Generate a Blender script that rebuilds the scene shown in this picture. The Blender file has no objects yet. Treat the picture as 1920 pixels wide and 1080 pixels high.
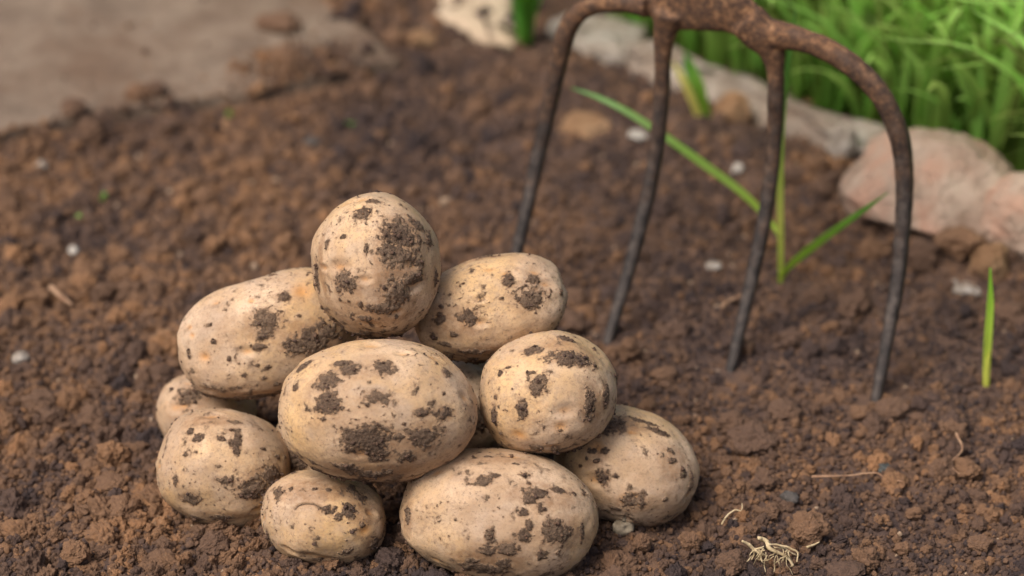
import bpy, math, random
import numpy as np
from mathutils import Vector

rnd = random.Random(11)
rng = np.random.default_rng(11)
S = bpy.context.scene
COL = S.collection

# ------------------------------------------------------------------ camera
H = 0.645                       # camera height above the bed, metres
PITCH = math.radians(30.0)
LENS, SENSOR = 85.0, 36.0
cam = bpy.data.cameras.new("camera")
cam.lens = LENS; cam.sensor_width = SENSOR
cam.clip_start = 0.01; cam.clip_end = 200
cam.dof.use_dof = True
cam.dof.focus_distance = 1.060
cam.dof.aperture_fstop = 4.8
cam_o = bpy.data.objects.new("camera", cam); COL.objects.link(cam_o)
cam_o.location = (0, 0, H); cam_o.rotation_euler = (math.radians(90) - PITCH, 0, 0)
S.camera = cam_o

# ------------------------------------------------------------------ light
SUN_DIR = np.array([-0.42, -0.34, 0.84]); SUN_DIR /= np.linalg.norm(SUN_DIR)   # towards the sun
w = bpy.data.worlds.new("World"); S.world = w; w.use_nodes = True
nt = w.node_tree; nt.nodes.clear()
sky = nt.nodes.new("ShaderNodeTexSky"); sky.sky_type = 'NISHITA'; sky.sun_disc = False
sky.sun_elevation = math.asin(SUN_DIR[2]); sky.sun_rotation = math.atan2(SUN_DIR[0], SUN_DIR[1])
sky.air_density = 1.0; sky.dust_density = 8.0; sky.ozone_density = 0.3
bg = nt.nodes.new("ShaderNodeBackground"); bg.inputs["Strength"].default_value = 0.10
wo = nt.nodes.new("ShaderNodeOutputWorld")
nt.links.new(sky.outputs[0], bg.inputs[0]); nt.links.new(bg.outputs[0], wo.inputs[0])
sun = bpy.data.lights.new("sun", 'SUN'); sun.energy = 1.95; sun.angle = math.radians(28); sun.color = (1.0, 0.92, 0.82)
sun_o = bpy.data.objects.new("sun", sun); COL.objects.link(sun_o)
sun_o.rotation_euler = Vector(tuple(SUN_DIR)).to_track_quat('Z', 'Y').to_euler()
S.view_settings.view_transform = 'Standard'; S.view_settings.look = 'None'
S.view_settings.exposure = 0.48; S.view_settings.gamma = 1.0
S.view_settings.use_curve_mapping = False
S.render.engine = 'CYCLES'
S.cycles.max_bounces = 6; S.cycles.diffuse_bounces = 3; S.cycles.transmission_bounces = 4
S.cycles.caustics_reflective = False; S.cycles.caustics_refractive = False

# ------------------------------------------------------------------ surveying: from a bearing to a place
FP = LENS / SENSOR * 1920.0
R_ = np.array([1.0, 0, 0]); U_ = np.array([0, math.sin(PITCH), math.cos(PITCH)]); V_ = np.array([0, math.cos(PITCH), -math.sin(PITCH)])
C0 = np.array([0, 0, H])
def ray(px, py): return V_ + R_ * (px - 960) / FP - U_ * (py - 540) / FP
def G(px, py, z=0.0):
    r = ray(px, py); return C0 + r * ((z - H) / r[2])
def PLY(px, py, y):
    r = ray(px, py); return C0 + r * (y / r[1])
def DEP(px, py, d): return C0 + d * ray(px, py)
def project(P):
    q = P - C0; z = q @ V_
    return 960 + FP * (q @ R_) / z, 540 - FP * (q @ U_) / z, z

# ------------------------------------------------------------------ noise
def _h(ix, iy, iz, seed):
    n = (ix * 73856093) ^ (iy * 19349663) ^ (iz * 83492791) ^ (seed * 2654435761 & 0x7fffffff)
    n = (n ^ (n >> 13)) * 1274126177 & 0x7fffffff
    n = (n ^ (n >> 15)) * 668265263 & 0x7fffffff
    return n ^ (n >> 14)
def noise3(P, seed=0):
    P = np.asarray(P, float); i = np.floor(P).astype(np.int64); f = P - i
    u = f * f * f * (f * (f * 6 - 15) + 10); out = 0
    for dx in (0, 1):
        for dy in (0, 1):
            for dz in (0, 1):
                h = _h(i[:, 0] + dx, i[:, 1] + dy, i[:, 2] + dz, seed)
                gx = (h & 255) / 127.5 - 1; gy = ((h >> 8) & 255) / 127.5 - 1; gz = ((h >> 16) & 255) / 127.5 - 1
                d = gx * (f[:, 0] - dx) + gy * (f[:, 1] - dy) + gz * (f[:, 2] - dz)
                wt = (u[:, 0] if dx else 1 - u[:, 0]) * (u[:, 1] if dy else 1 - u[:, 1]) * (u[:, 2] if dz else 1 - u[:, 2])
                out = out + wt * d
    return out
def fbm(P, octaves=4, seed=0, gain=0.5):
    P = np.asarray(P, float); a, s = 1.0, 0
    for k in range(octaves):
        s = s + a * noise3(P, seed + k * 17); P = P * 2.03 + 5.1; a *= gain
    return s
def worley(P, seed=0):
    i = np.floor(P).astype(np.int64); best = np.full(len(P), 9.0)
    for dx in (-1, 0, 1):
        for dy in (-1, 0, 1):
            for dz in (-1, 0, 1):
                c = i + np.array([dx, dy, dz]); h = _h(c[:, 0], c[:, 1], c[:, 2], seed)
                q = c + np.stack([(h & 1023) / 1023., ((h >> 10) & 1023) / 1023., ((h >> 20) & 1023) / 1023.], 1)
                best = np.minimum(best, ((P - q) ** 2).sum(1))
    return np.sqrt(best)
def sstep(a, b, x):
    t = np.clip((x - a) / (b - a), 0, 1); return t * t * (3 - 2 * t)

# ------------------------------------------------------------------ mesh helpers
def mesh_from(name, V, Fc, smooth=True):
    V = np.asarray(V, np.float32); Fc = np.asarray(Fc, np.int32)
    me = bpy.data.meshes.new(name); k = Fc.shape[1]
    me.vertices.add(len(V)); me.vertices.foreach_set("co", V.ravel())
    me.loops.add(Fc.size); me.loops.foreach_set("vertex_index", Fc.ravel())
    me.polygons.add(len(Fc)); me.polygons.foreach_set("loop_start", np.arange(0, Fc.size, k, dtype=np.int32))
    me.polygons.foreach_set("loop_total", np.full(len(Fc), k, np.int32))
    me.polygons.foreach_set("use_smooth", np.full(len(Fc), smooth, bool))
    me.update(calc_edges=True); me.validate()
    return me
def add_attr(me, name, arr, typ='FLOAT'):
    a = me.attributes.new(name, typ, 'POINT')
    if typ == 'FLOAT': a.data.foreach_set("value", np.asarray(arr, np.float32))
    elif typ == 'INT': a.data.foreach_set("value", np.asarray(arr, np.int32))
    else: a.data.foreach_set("vector", np.asarray(arr, np.float32).ravel())
def link(name, me, mat=None, parent=None, label=None, cat=None, group=None, kind=None, loc=None):
    o = bpy.data.objects.new(name, me); COL.objects.link(o)
    if mat is not None and me is not None and len(me.materials) == 0: me.materials.append(mat)
    if parent is not None: o.parent = parent
    if loc is not None: o.location = loc
    if label: o["label"] = label
    if cat: o["category"] = cat
    if group: o["group"] = group
    if kind: o["kind"] = kind
    return o
_ICO = {}
def ico(n):
    if n in _ICO: return _ICO[n]
    t = (1 + 5 ** .5) / 2
    v = np.array([(-1, t, 0), (1, t, 0), (-1, -t, 0), (1, -t, 0), (0, -1, t), (0, 1, t), (0, -1, -t), (0, 1, -t), (t, 0, -1), (t, 0, 1), (-t, 0, -1), (-t, 0, 1)], float)
    f = np.array([(0, 11, 5), (0, 5, 1), (0, 1, 7), (0, 7, 10), (0, 10, 11), (1, 5, 9), (5, 11, 4), (11, 10, 2), (10, 7, 6), (7, 1, 8), (3, 9, 4), (3, 4, 2), (3, 2, 6), (3, 6, 8), (3, 8, 9), (4, 9, 5), (2, 4, 11), (6, 2, 10), (8, 6, 7), (9, 8, 1)])
    v /= np.linalg.norm(v, axis=1)[:, None]
    for _ in range(n):
        e = np.concatenate([f[:, [0, 1]], f[:, [1, 2]], f[:, [2, 0]]]); es = np.sort(e, 1)
        uq, inv = np.unique(es, axis=0, return_inverse=True); inv = inv.ravel()
        m = v[uq[:, 0]] + v[uq[:, 1]]; m /= np.linalg.norm(m, axis=1)[:, None]
        b = len(v); v = np.concatenate([v, m]); k = len(f)
        a_, b_, c_ = b + inv[:k], b + inv[k:2 * k], b + inv[2 * k:]
        f = np.concatenate([np.stack([f[:, 0], a_, c_], 1), np.stack([f[:, 1], b_, a_], 1), np.stack([f[:, 2], c_, b_], 1), np.stack([a_, b_, c_], 1)])
    _ICO[n] = (v, f); return _ICO[n]
def vnormals(V, Fc):
    n = np.cross(V[Fc[:, 1]] - V[Fc[:, 0]], V[Fc[:, 2]] - V[Fc[:, 0]]); N = np.zeros_like(V)
    for k in range(3): np.add.at(N, Fc[:, k], n)
    return N / (np.linalg.norm(N, axis=1)[:, None] + 1e-12)
def catmull(P, R=None, n=8):
    P = np.asarray(P, float); Q = np.concatenate([[2 * P[0] - P[1]], P, [2 * P[-1] - P[-2]]]); out = []; ro = []
    if R is None: R = np.ones(len(P))
    R = np.asarray(R, float)
    for i in range(len(P) - 1):
        a, b, c, d = Q[i:i + 4]
        for k in range(n):
            t = k / n
            out.append(.5 * ((2 * b) + (-a + c) * t + (2 * a - 5 * b + 4 * c - d) * t * t + (-a + 3 * b - 3 * c + d) * t ** 3)); ro.append(R[i] * (1 - t) + R[i + 1] * t)
    out.append(P[-1]); ro.append(R[-1])
    return np.array(out), np.array(ro)
def tube(P, R, seg=12, flat=1.0, ref=(0, 1, 0), power=2.0):
    """closed sweep of a (super-)elliptic section along P; flat = thickness across / along ref"""
    P = np.asarray(P, float); T = np.gradient(P, axis=0); T /= np.linalg.norm(T, axis=1)[:, None] + 1e-12
    ref = np.asarray(ref, float); V = []
    th = np.arange(seg) * 2 * math.pi / seg
    cx = np.sign(np.cos(th)) * np.abs(np.cos(th)) ** (2 / power); sy = np.sign(np.sin(th)) * np.abs(np.sin(th)) ** (2 / power)
    for p, t, r in zip(P, T, R):
        a = np.cross(t, ref); a /= np.linalg.norm(a) + 1e-12; b = np.cross(a, t)
        V.append(p + np.outer(cx * r, a) + np.outer(sy * r * flat, b))
    V = np.concatenate(V); n = len(P); F = []
    for i in range(n - 1):
        for k in range(seg):
            k2 = (k + 1) % seg; a, b, c, d = i * seg + k, i * seg + k2, (i + 1) * seg + k2, (i + 1) * seg + k
            F += [(a, b, c), (a, c, d)]
    V = np.concatenate([V, P[:1], P[-1:]]); i0, i1 = n * seg, n * seg + 1
    for k in range(seg):
        k2 = (k + 1) % seg; F += [(i0, k2, k), (i1, (n - 1) * seg + k, (n - 1) * seg + k2)]
    return V, np.array(F)
def join(parts):
    V, F, b = [], [], 0
    for v, f in parts: V.append(v); F.append(f + b); b += len(v)
    return np.concatenate(V), np.concatenate(F)

# ------------------------------------------------------------------ node helpers
class NT:
    def __init__(s, name):
        s.m = bpy.data.materials.new(name); s.m.use_nodes = True; s.t = s.m.node_tree; s.t.nodes.clear()
        s.out = s.t.nodes.new("ShaderNodeOutputMaterial"); s.b = s.t.nodes.new("ShaderNodeBsdfPrincipled")
        s.t.links.new(s.b.outputs[0], s.out.inputs[0]); s.tc = s.t.nodes.new("ShaderNodeTexCoord"); s.geo = s.t.nodes.new("ShaderNodeNewGeometry")
        s.oi = s.t.nodes.new("ShaderNodeObjectInfo")
    def n(s, t): return s.t.nodes.new(t)
    def l(s, a, b): s.t.links.new(a, b)
    def noise(s, vec, scale, detail=3, rough=.55, dist=0.0):
        n = s.n("ShaderNodeTexNoise"); n.inputs["Scale"].default_value = scale; n.inputs["Detail"].default_value = detail
        n.inputs["Roughness"].default_value = rough; n.inputs["Distortion"].default_value = dist; s.l(vec, n.inputs["Vector"]); return n.outputs["Fac"]
    def ramp(s, fac, stops, interp='LINEAR'):
        r = s.n("ShaderNodeValToRGB"); r.color_ramp.interpolation = interp; e = r.color_ramp.elements
        while len(e) < len(stops): e.new(.5)
        for x, (p, c) in zip(e, stops): x.position = p; x.color = (*c, 1) if not isinstance(c, (int, float)) else (c, c, c, 1)
        s.l(fac, r.inputs[0]); return r.outputs[0]
    def mix(s, fac, a, b, mode='MIX'):
        m = s.n("ShaderNodeMix"); m.data_type = 'RGBA'; m.blend_type = mode
        for sock, v in ((m.inputs[0], fac), (m.inputs[6], a), (m.inputs[7], b)):
            if isinstance(v, (int, float)): sock.default_value = v
            elif isinstance(v, tuple): sock.default_value = (*v, 1)
            else: s.l(v, sock)
        return m.outputs[2]
    def math(s, op, a, b=0.0, c=None):
        m = s.n("ShaderNodeMath"); m.operation = op
        for i, v in enumerate((a, b) if c is None else (a, b, c)):
            if isinstance(v, (int, float)): m.inputs[i].default_value = v
            else: s.l(v, m.inputs[i])
        return m.outputs[0]
    def attr(s, name, typ='GEOMETRY'):
        a = s.n("ShaderNodeAttribute"); a.attribute_name = name; a.attribute_type = typ; return a.outputs["Fac"]
    def bump(s, h, strength=.5, dist=.001, prev=None):
        b = s.n("ShaderNodeBump"); b.inputs["Strength"].default_value = strength; b.inputs["Distance"].default_value = dist
        s.l(h, b.inputs["Height"])
        if prev is not None: s.l(prev, b.inputs["Normal"])
        return b.outputs[0]
    def fin(s, col=None, rough=.9, nrm=None, spec=.3):
        if col is not None:
            if isinstance(col, tuple): s.b.inputs["Base Color"].default_value = (*col, 1)
            else: s.l(col, s.b.inputs["Base Color"])
        if isinstance(rough, (int, float)): s.b.inputs["Roughness"].default_value = rough
        else: s.l(rough, s.b.inputs["Roughness"])
        if nrm is not None: s.l(nrm, s.b.inputs["Normal"])
        s.b.inputs["Specular IOR Level"].default_value = spec
        return s.m

SOIL = [(0.0, (.042, .031, .031)), (.22, (.072, .048, .041)), (.45, (.120, .073, .050)), (.66, (.182, .104, .061)), (.83, (.26, .138, .070)), (.93, (.28, .19, .125)), (1.0, (.33, .24, .17))]
def soil_mat(name, tone_from):
    n = NT(name); pos = n.geo.outputs["Position"]
    big = n.noise(pos, 9, 3); mid = n.noise(pos, 55, 4, .6); fine = n.noise(pos, 700, 4, .7)
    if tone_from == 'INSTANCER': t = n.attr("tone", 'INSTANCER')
    elif tone_from == 'RANDOM': t = n.math('MULTIPLY_ADD', n.oi.outputs["Random"], .26, .38)
    else: t = n.ramp(mid, [(.25, .05), (.75, .62)])
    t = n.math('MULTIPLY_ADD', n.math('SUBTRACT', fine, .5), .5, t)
    t = n.math('MULTIPLY_ADD', n.math('SUBTRACT', big, .5), .35, t)
    col = n.ramp(t, SOIL)
    grit = n.ramp(n.noise(pos, 1500, 2, .5), [(.70, 0.0), (.76, 1.0)])
    col = n.mix(n.math('MULTIPLY', grit, .55), col, (.30, .24, .19))
    b1 = n.bump(n.noise(pos, 420, 5, .72), .8, .0012)
    b2 = n.bump(n.noise(pos, 1800, 3, .7), .6, .0004, b1)
    return n.fin(col, .93, b2, .22)
M_ground = soil_mat("soil", 'BASE')
M_crumb = soil_mat("soil_crumb", 'INSTANCER')
M_clod = soil_mat("soil_clod", 'RANDOM')

def rock_mat(name, cols, dirt=.45, scale=60, spec=.25):
    n = NT(name); pos = n.tc.outputs["Object"]
    a = n.noise(pos, scale, 5, .65); col = n.ramp(a, [(.3, cols[0]), (.5, cols[1]), (.7, cols[2])])
    d = n.ramp(n.noise(pos, scale * .6, 4, .7, .4), [(.60 - dirt * .3, 0.0), (.78 - dirt * .2, 1.0)])
    col = n.mix(n.math('MULTIPLY', d, .8), col, (.12, .075, .05))
    nb = n.bump(n.noise(pos, scale * 1.5, 5, .7), .8, .006); nb = n.bump(n.noise(pos, scale * 6, 5, .75), .8, .0015, nb)
    return n.fin(col, .85, nb, spec)
M_tanstone = rock_mat("tan_stone", [(.20, .11, .06), (.28, .165, .09), (.36, .235, .14)], .3)
M_greystone = rock_mat("grey_stone", [(.07, .06, .06), (.11, .10, .095), (.16, .145, .14)], .2)
M_palestone = rock_mat("pale_stone", [(.26, .215, .175), (.38, .335, .29), (.50, .47, .44)], .35)
M_whitestone = rock_mat("white_stone", [(.38, .35, .31), (.48, .45, .41), (.56, .53, .49)], .0)
M_pinkstone = rock_mat("pink_stone", [(.40, .225, .16), (.355, .265, .21), (.43, .355, .29)], .35, 30)
M_kerb = rock_mat("kerb_concrete", [(.20, .155, .125), (.28, .24, .205), (.42, .41, .40)], .6, 22)
M_beige = rock_mat("beige_block", [(.38, .29, .20), (.43, .34, .25), (.47, .385, .295)], -1.0, 14)
M_slab = rock_mat("slab_concrete", [(.125, .092, .070), (.185, .140, .106), (.245, .190, .145)], .55, 24)
M_bluestone = rock_mat("blue_grey_stone", [(.08, .09, .09), (.13, .145, .145), (.19, .21, .21)], .1, 120)

# ---- potato skin and clinging soil (the mask is a real deposit with thickness, stored per vertex)
def potato_mat():
    n = NT("potato_skin"); ob = n.tc.outputs["Object"]
    v = n.n("ShaderNodeVectorMath"); v.operation = 'ADD'; n.l(ob, v.inputs[0])
    cx = n.n("ShaderNodeCombineXYZ"); n.l(n.math('MULTIPLY', n.oi.outputs["Random"], 7.0), cx.inputs[0]); n.l(cx.outputs[0], v.inputs[1]); p = v.outputs[0]
    base = n.ramp(n.noise(p, 34, 4, .6, .3), [(.32, (.36, .24, .150)), (.50, (.475, .33, .213)), (.66, (.59, .435, .305))])
    yel = n.ramp(n.noise(p, 21, 3, .5), [(.46, 0.0), (.66, 1.0)])
    base = n.mix(n.math('MULTIPLY', yel, .60), base, (.62, .40, .175))
    dust = n.ramp(n.noise(p, 60, 5, .65, .5), [(.46, 0.0), (.68, 1.0)])
    base = n.mix(n.math('MULTIPLY', dust, .60), base, (.41, .315, .245))
    scf = n.ramp(n.noise(p, 240, 5, .75, .6), [(.52, 0.0), (.66, 1.0)]); base = n.mix(n.math('MULTIPLY', scf, .55), base, (.34, .245, .175))
    fine = n.noise(p, 950, 4, .7)
    base = n.mix(n.math('MULTIPLY', n.ramp(fine, [(.52, 0.0), (.70, 1.0)]), .42), base, (.25, .16, .10))
    f = n.attr("stain"); st = n.ramp(n.math('MULTIPLY_ADD', n.math('SUBTRACT', n.noise(p, 420, 5, .8), .5), 1.6, f), [(.12, 0.0), (.85, 1.0)])
    base = n.mix(n.math('MULTIPLY', st, .85), base, (.255, .142, .072))
    e = n.attr("eye"); base = n.mix(n.math('MULTIPLY', e, .7), base, (.52, .24, .065))
    # loose dusting of specks
    sp = n.ramp(n.noise(p, 720, 4, .72), [(.575, 0.0), (.66, 1.0)])
    spm = n.ramp(n.noise(p, 45, 3, .6), [(.40, .1), (.62, 1.0)])
    base = n.mix(n.math('MULTIPLY', n.math('MULTIPLY', sp, n.math('MAXIMUM', spm, f)), .85), base, (.12, .08, .055))
    d = n.attr("dirt"); edge = n.math('MULTIPLY_ADD', n.math('SUBTRACT', n.noise(p, 1000, 4, .8), .5), 1.0, d)
    film = n.ramp(n.math('MULTIPLY_ADD', n.math('SUBTRACT', n.noise(p, 900, 4, .8), .5), 1.5, d), [(.06, 0.0), (.50, 1.0)])
    base = n.mix(n.math('MULTIPLY', film, .72), base, (.235, .155, .10))
    dm = n.ramp(edge, [(.36, 0.0), (.64, 1.0)])
    dcol = n.ramp(n.noise(p, 800, 4, .75), [(.26, (.052, .036, .027)), (.46, (.130, .092, .067)), (.70, (.25, .182, .13))])
    dcol2 = n.ramp(n.noise(p, 60, 2, .5), [(.4, (.75, .7, .68)), (.6, (1.05, 1.0, .95))])
    dcol = n.mix(1.0, dcol, dcol2, 'MULTIPLY')
    col = n.mix(dm, base, dcol)
    hb = n.bump(n.noise(p, 160, 4, .6), .22, .0012)
    hb = n.bump(n.noise(p, 1300, 3, .6), .20, .0003, hb)
    hb = n.bump(n.math('MULTIPLY', dm, n.noise(p, 1400, 4, .75)), .9, .0010, hb)
    rough = n.math('MULTIPLY_ADD', dm, .36, .56)
    n.b.inputs["Subsurface Weight"].default_value = .10; n.b.inputs["Subsurface Radius"].default_value = (.004, .002, .001); n.b.inputs["Subsurface Scale"].default_value = 1.0
    return n.fin(col, rough, hb, .28)
M_potato = potato_mat()

def metal_mat():
    n = NT("rusty_steel"); p = n.geo.outputs["Position"]
    z = n.n("ShaderNodeSeparateXYZ"); n.l(p, z.inputs[0])
    up = n.ramp(z.outputs[2], [(.03, 0.0), (.13, .55), (.165, 1.0)])                 # the head is rusted, the tines are worn dark
    rust = n.ramp(n.noise(p, 240, 5, .75), [(.30, (.045, .027, .020)), (.46, (.105, .057, .036)), (.56, (.20, .105, .055)), (.70, (.38, .22, .12))])
    dark = n.ramp(n.noise(p, 160, 4, .7), [(.35, (.018, .015, .015)), (.52, (.045, .037, .035)), (.70, (.090, .074, .066))])
    m = n.math('ADD', n.math('MULTIPLY', up, .95), n.math('MULTIPLY', n.math('SUBTRACT', n.noise(p, 70, 5, .7), .55), 1.5))
    mm = n.ramp(m, [(.10, 0.0), (.95, 1.0)])
    col = n.mix(mm, dark, rust)
    sp = n.ramp(n.noise(p, 620, 3, .6), [(.64, 0.0), (.71, 1.0)])
    col = n.mix(n.math('MULTIPLY', sp, n.math('MULTIPLY_ADD', up, .6, .15)), col, (.36, .20, .11))
    n.b.inputs["Metallic"].default_value = .25
    b = n.bump(n.noise(p, 330, 5, .75), .7, .0010); b = n.bump(n.noise(p, 1300, 3, .7), .5, .0005, b)
    return n.fin(col, n.math('MULTIPLY_ADD', mm, .30, .48), b, .4)
M_metal = metal_mat()
def wood_mat():
    n = NT("ash_handle"); p = n.tc.outputs["Object"]
    col = n.ramp(n.noise(p, 40, 5, .6), [(.3, (.22, .14, .08)), (.7, (.40, .28, .17))]); return n.fin(col, .6, n.bump(n.noise(p, 200, 3), .3, .001))
M_wood = wood_mat()

def leaf_mat(name, base, tip, yellow=None, trans=.45, vary=.25):
    n = NT(name); t = n.attr("along"); r = n.attr("rand")
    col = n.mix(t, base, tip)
    hv = n.n("ShaderNodeHueSaturation"); n.l(col, hv.inputs["Color"])
    n.l(n.math('MULTIPLY_ADD', r, .05, .475), hv.inputs["Hue"]); n.l(n.math('MULTIPLY_ADD', r, vary * 2, 1 - vary), hv.inputs["Value"])
    col = hv.outputs[0]
    if yellow is not None:
        col = n.mix(n.attr("edge"), col, yellow)
    tr = n.n("ShaderNodeBsdfTranslucent"); n.l(col, tr.inputs[0]); mx = n.n("ShaderNodeMixShader"); mx.inputs[0].default_value = trans
    n.l(n.b.outputs[0], mx.inputs[1]); n.l(tr.outputs[0], mx.inputs[2]); n.l(mx.outputs[0], n.out.inputs[0])
    st = n.noise(n.tc.outputs["Object"], 300, 2)
    return n.fin(col, .42, n.bump(st, .2, .0005), .5)
M_grass = leaf_mat("grass_blades", (.12, .26, .03), (.54, .76, .21), None, .5, .6)  # pale tip colour paints in the highlights on the grass tops
M_leaf = leaf_mat("seedling_leaf", (.30, .44, .035), (.07, .27, .045), (.80, .72, .22), .4, .08)
M_shoot = leaf_mat("shoot_leaf", (.72, .74, .15), (.24, .58, .04), (.5, .5, .1), .4, .05)
def straw_mat(name, a, b):
    n = NT(name); p = n.geo.outputs["Position"]
    return n.fin(n.ramp(n.noise(p, 220, 4, .7), [(.3, a), (.7, b)]), .75, n.bump(n.noise(p, 900, 3), .3, .0004))
M_straw = straw_mat("dry_root", (.36, .27, .15), (.66, .55, .36))
M_root = straw_mat("brown_root", (.20, .10, .06), (.42, .28, .18))
M_shell = straw_mat("pale_bulb", (.12, .09, .06), (.42, .36, .27))

# ------------------------------------------------------------------ terrain
SLZ = 0.012
slab_px = [(-700, 395), (130, 224), (300, 199), (492, 171), (640, 140), (757, 112), (700, 60), (628, 0), (560, -90), (420, -260), (-700, -260)]
slab_xy = np.array([G(x, y, SLZ)[:2] for x, y in slab_px])
def inpoly(X, Y, poly):
    c = np.zeros(len(X), bool); n = len(poly)
    for i in range(n):
        x1, y1 = poly[i]; x2, y2 = poly[(i + 1) % n]
        s = ((y1 > Y) != (y2 > Y)) & (X < (x2 - x1) * (Y - y1) / (y2 - y1 + 1e-12) + x1); c ^= s
    return c
kA, kB = G(1180, 26, .018)[:2], G(1920, 328, .018)[:2]
kd = (kB - kA) / np.linalg.norm(kB - kA); kn = np.array([-kd[1], kd[0]])
if kn[1] < 0: kn = -kn
def beyond(X, Y): return (X - kA[0]) * kn[0] + (Y - kA[1]) * kn[1]      # metres past the edging line
def polydist(X, Y, poly):
    d = np.full(len(X), 9.0); n = len(poly)
    for i in range(n):
        a = poly[i]; b = poly[(i + 1) % n]; ab = b - a
        t = np.clip(((X - a[0]) * ab[0] + (Y - a[1]) * ab[1]) / (ab @ ab), 0, 1)
        d = np.minimum(d, np.hypot(X - a[0] - t * ab[0], Y - a[1] - t * ab[1]))
    return d
FEET = [G(x, y)[:2] for x, y in ((1141, 637), (1371, 690), (1643, 746), (1465, 534), (1850, 722))]
def hfun(X, Y):
    P = np.stack([X, Y, np.zeros_like(X)], 1)
    h = .0070 * noise3(P * 9, 1) + .0085 * noise3(P * 24, 2)
    wl = worley(P * 62 + .35 * np.stack([noise3(P * 90, 7), noise3(P * 90, 8), noise3(P * 90, 9)], 1), 3)
    h = h + .0040 * (.55 - wl) + .0030 * fbm(P * 110, 3, 4, .6)
    b = beyond(X, Y)
    h = h + .012 * np.exp(-((b + .075) / .035) ** 2)                     # soil banked against the stones
    pile = np.exp(-(((X + .03) / .16) ** 2 + ((Y - .93) / .10) ** 2) ** 2)
    h = h * (1 - .55 * pile) + .0025 * pile
    ins = inpoly(X, Y, slab_xy); dist = polydist(X, Y, slab_xy)
    h = np.where(ins, np.minimum(h, SLZ - .004) * (1 - sstep(0, .03, dist)) - .004 * sstep(0, .03, dist), h)
    h = np.where(ins, h, np.where(dist < .03, h * sstep(0, .03, dist) + (SLZ - .0065) * (1 - sstep(0, .03, dist)), h))
    for fx, fy in FEET: h = h * (1 - .85 * np.exp(-((X - fx) ** 2 + (Y - fy) ** 2) / .022 ** 2))
    return h
def axis_pts(a, b, step, far):
    core = np.arange(a, b, step); lo, hi = [], []; s = step; x = a
    while x > -far: s *= 1.25; x -= s; lo.append(x)
    s = step; x = b
    while x < far: s *= 1.25; x += s; hi.append(x)
    return np.concatenate([lo[::-1], core, hi])
gx = axis_pts(-.46, .50, .0021, 40); gy = axis_pts(.76, 1.68, .0021, 40)
XX, YY = np.meshgrid(gx, gy); nx, ny = len(gx), len(gy)
ZZ = hfun(XX.ravel(), YY.ravel())
far = np.maximum(np.abs(XX.ravel()), np.abs(YY.ravel() - 1.2)); ZZ = ZZ * (1 - sstep(1.5, 4, far))
idx = np.arange(nx * ny).reshape(ny, nx)
quads = np.stack([idx[:-1, :-1].ravel(), idx[:-1, 1:].ravel(), idx[1:, 1:].ravel(), idx[1:, :-1].ravel()], 1)
link("ground", mesh_from("ground", np.stack([XX.ravel(), YY.ravel(), ZZ], 1), quads), M_ground, kind='structure')
def gz(x, y): return float(hfun(np.array([x]), np.array([y]))[0])

# ------------------------------------------------------------------ lumps (clods, stones, crumbs)
def lump(level, seed, rough=.28, flat=.75, facets=7, grain=.06):
    v, f = ico(level); r = np.random.default_rng(seed)
    d = r.normal(size=(facets, 3)); d /= np.linalg.norm(d, axis=1)[:, None]; off = r.uniform(.62, .95, facets)
    dots = v @ d.T; s = np.where(dots > 1e-3, off / np.maximum(dots, 1e-3), 9).min(1); s = np.minimum(s, 1.05)
    p = v * s[:, None]; o = r.uniform(0, 50, 3)
    if rough: p = p * (1 + rough * fbm(v * 1.6 + o, 3, seed, .55))[:, None]
    if grain and level >= 3: p = p * (1 + grain * fbm(v * 7 + o, 3, seed + 5, .65))[:, None]
    p = p * np.array([1, r.uniform(.7, 1), flat * r.uniform(.85, 1.1)]); return p, f
src = bpy.data.collections.new("crumb_sources")      # the shapes scattered below (not linked to the scene)
NV_S, NV_B = 8, 12
for k in range(NV_S):
    p, f = lump(2, 100 + k, .35, .8, 6); me = mesh_from("crumb", p, f); me.materials.append(M_crumb)
    src.objects.link(bpy.data.objects.new("a_crumb_%02d" % k, me))
for k in range(NV_B):
    p, f = lump(4, 200 + k, .50, .8, 9, .22); me = mesh_from("crumb", p, f); me.materials.append(M_crumb)
    src.objects.link(bpy.data.objects.new("b_crumb_%02d" % k, me))

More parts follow.
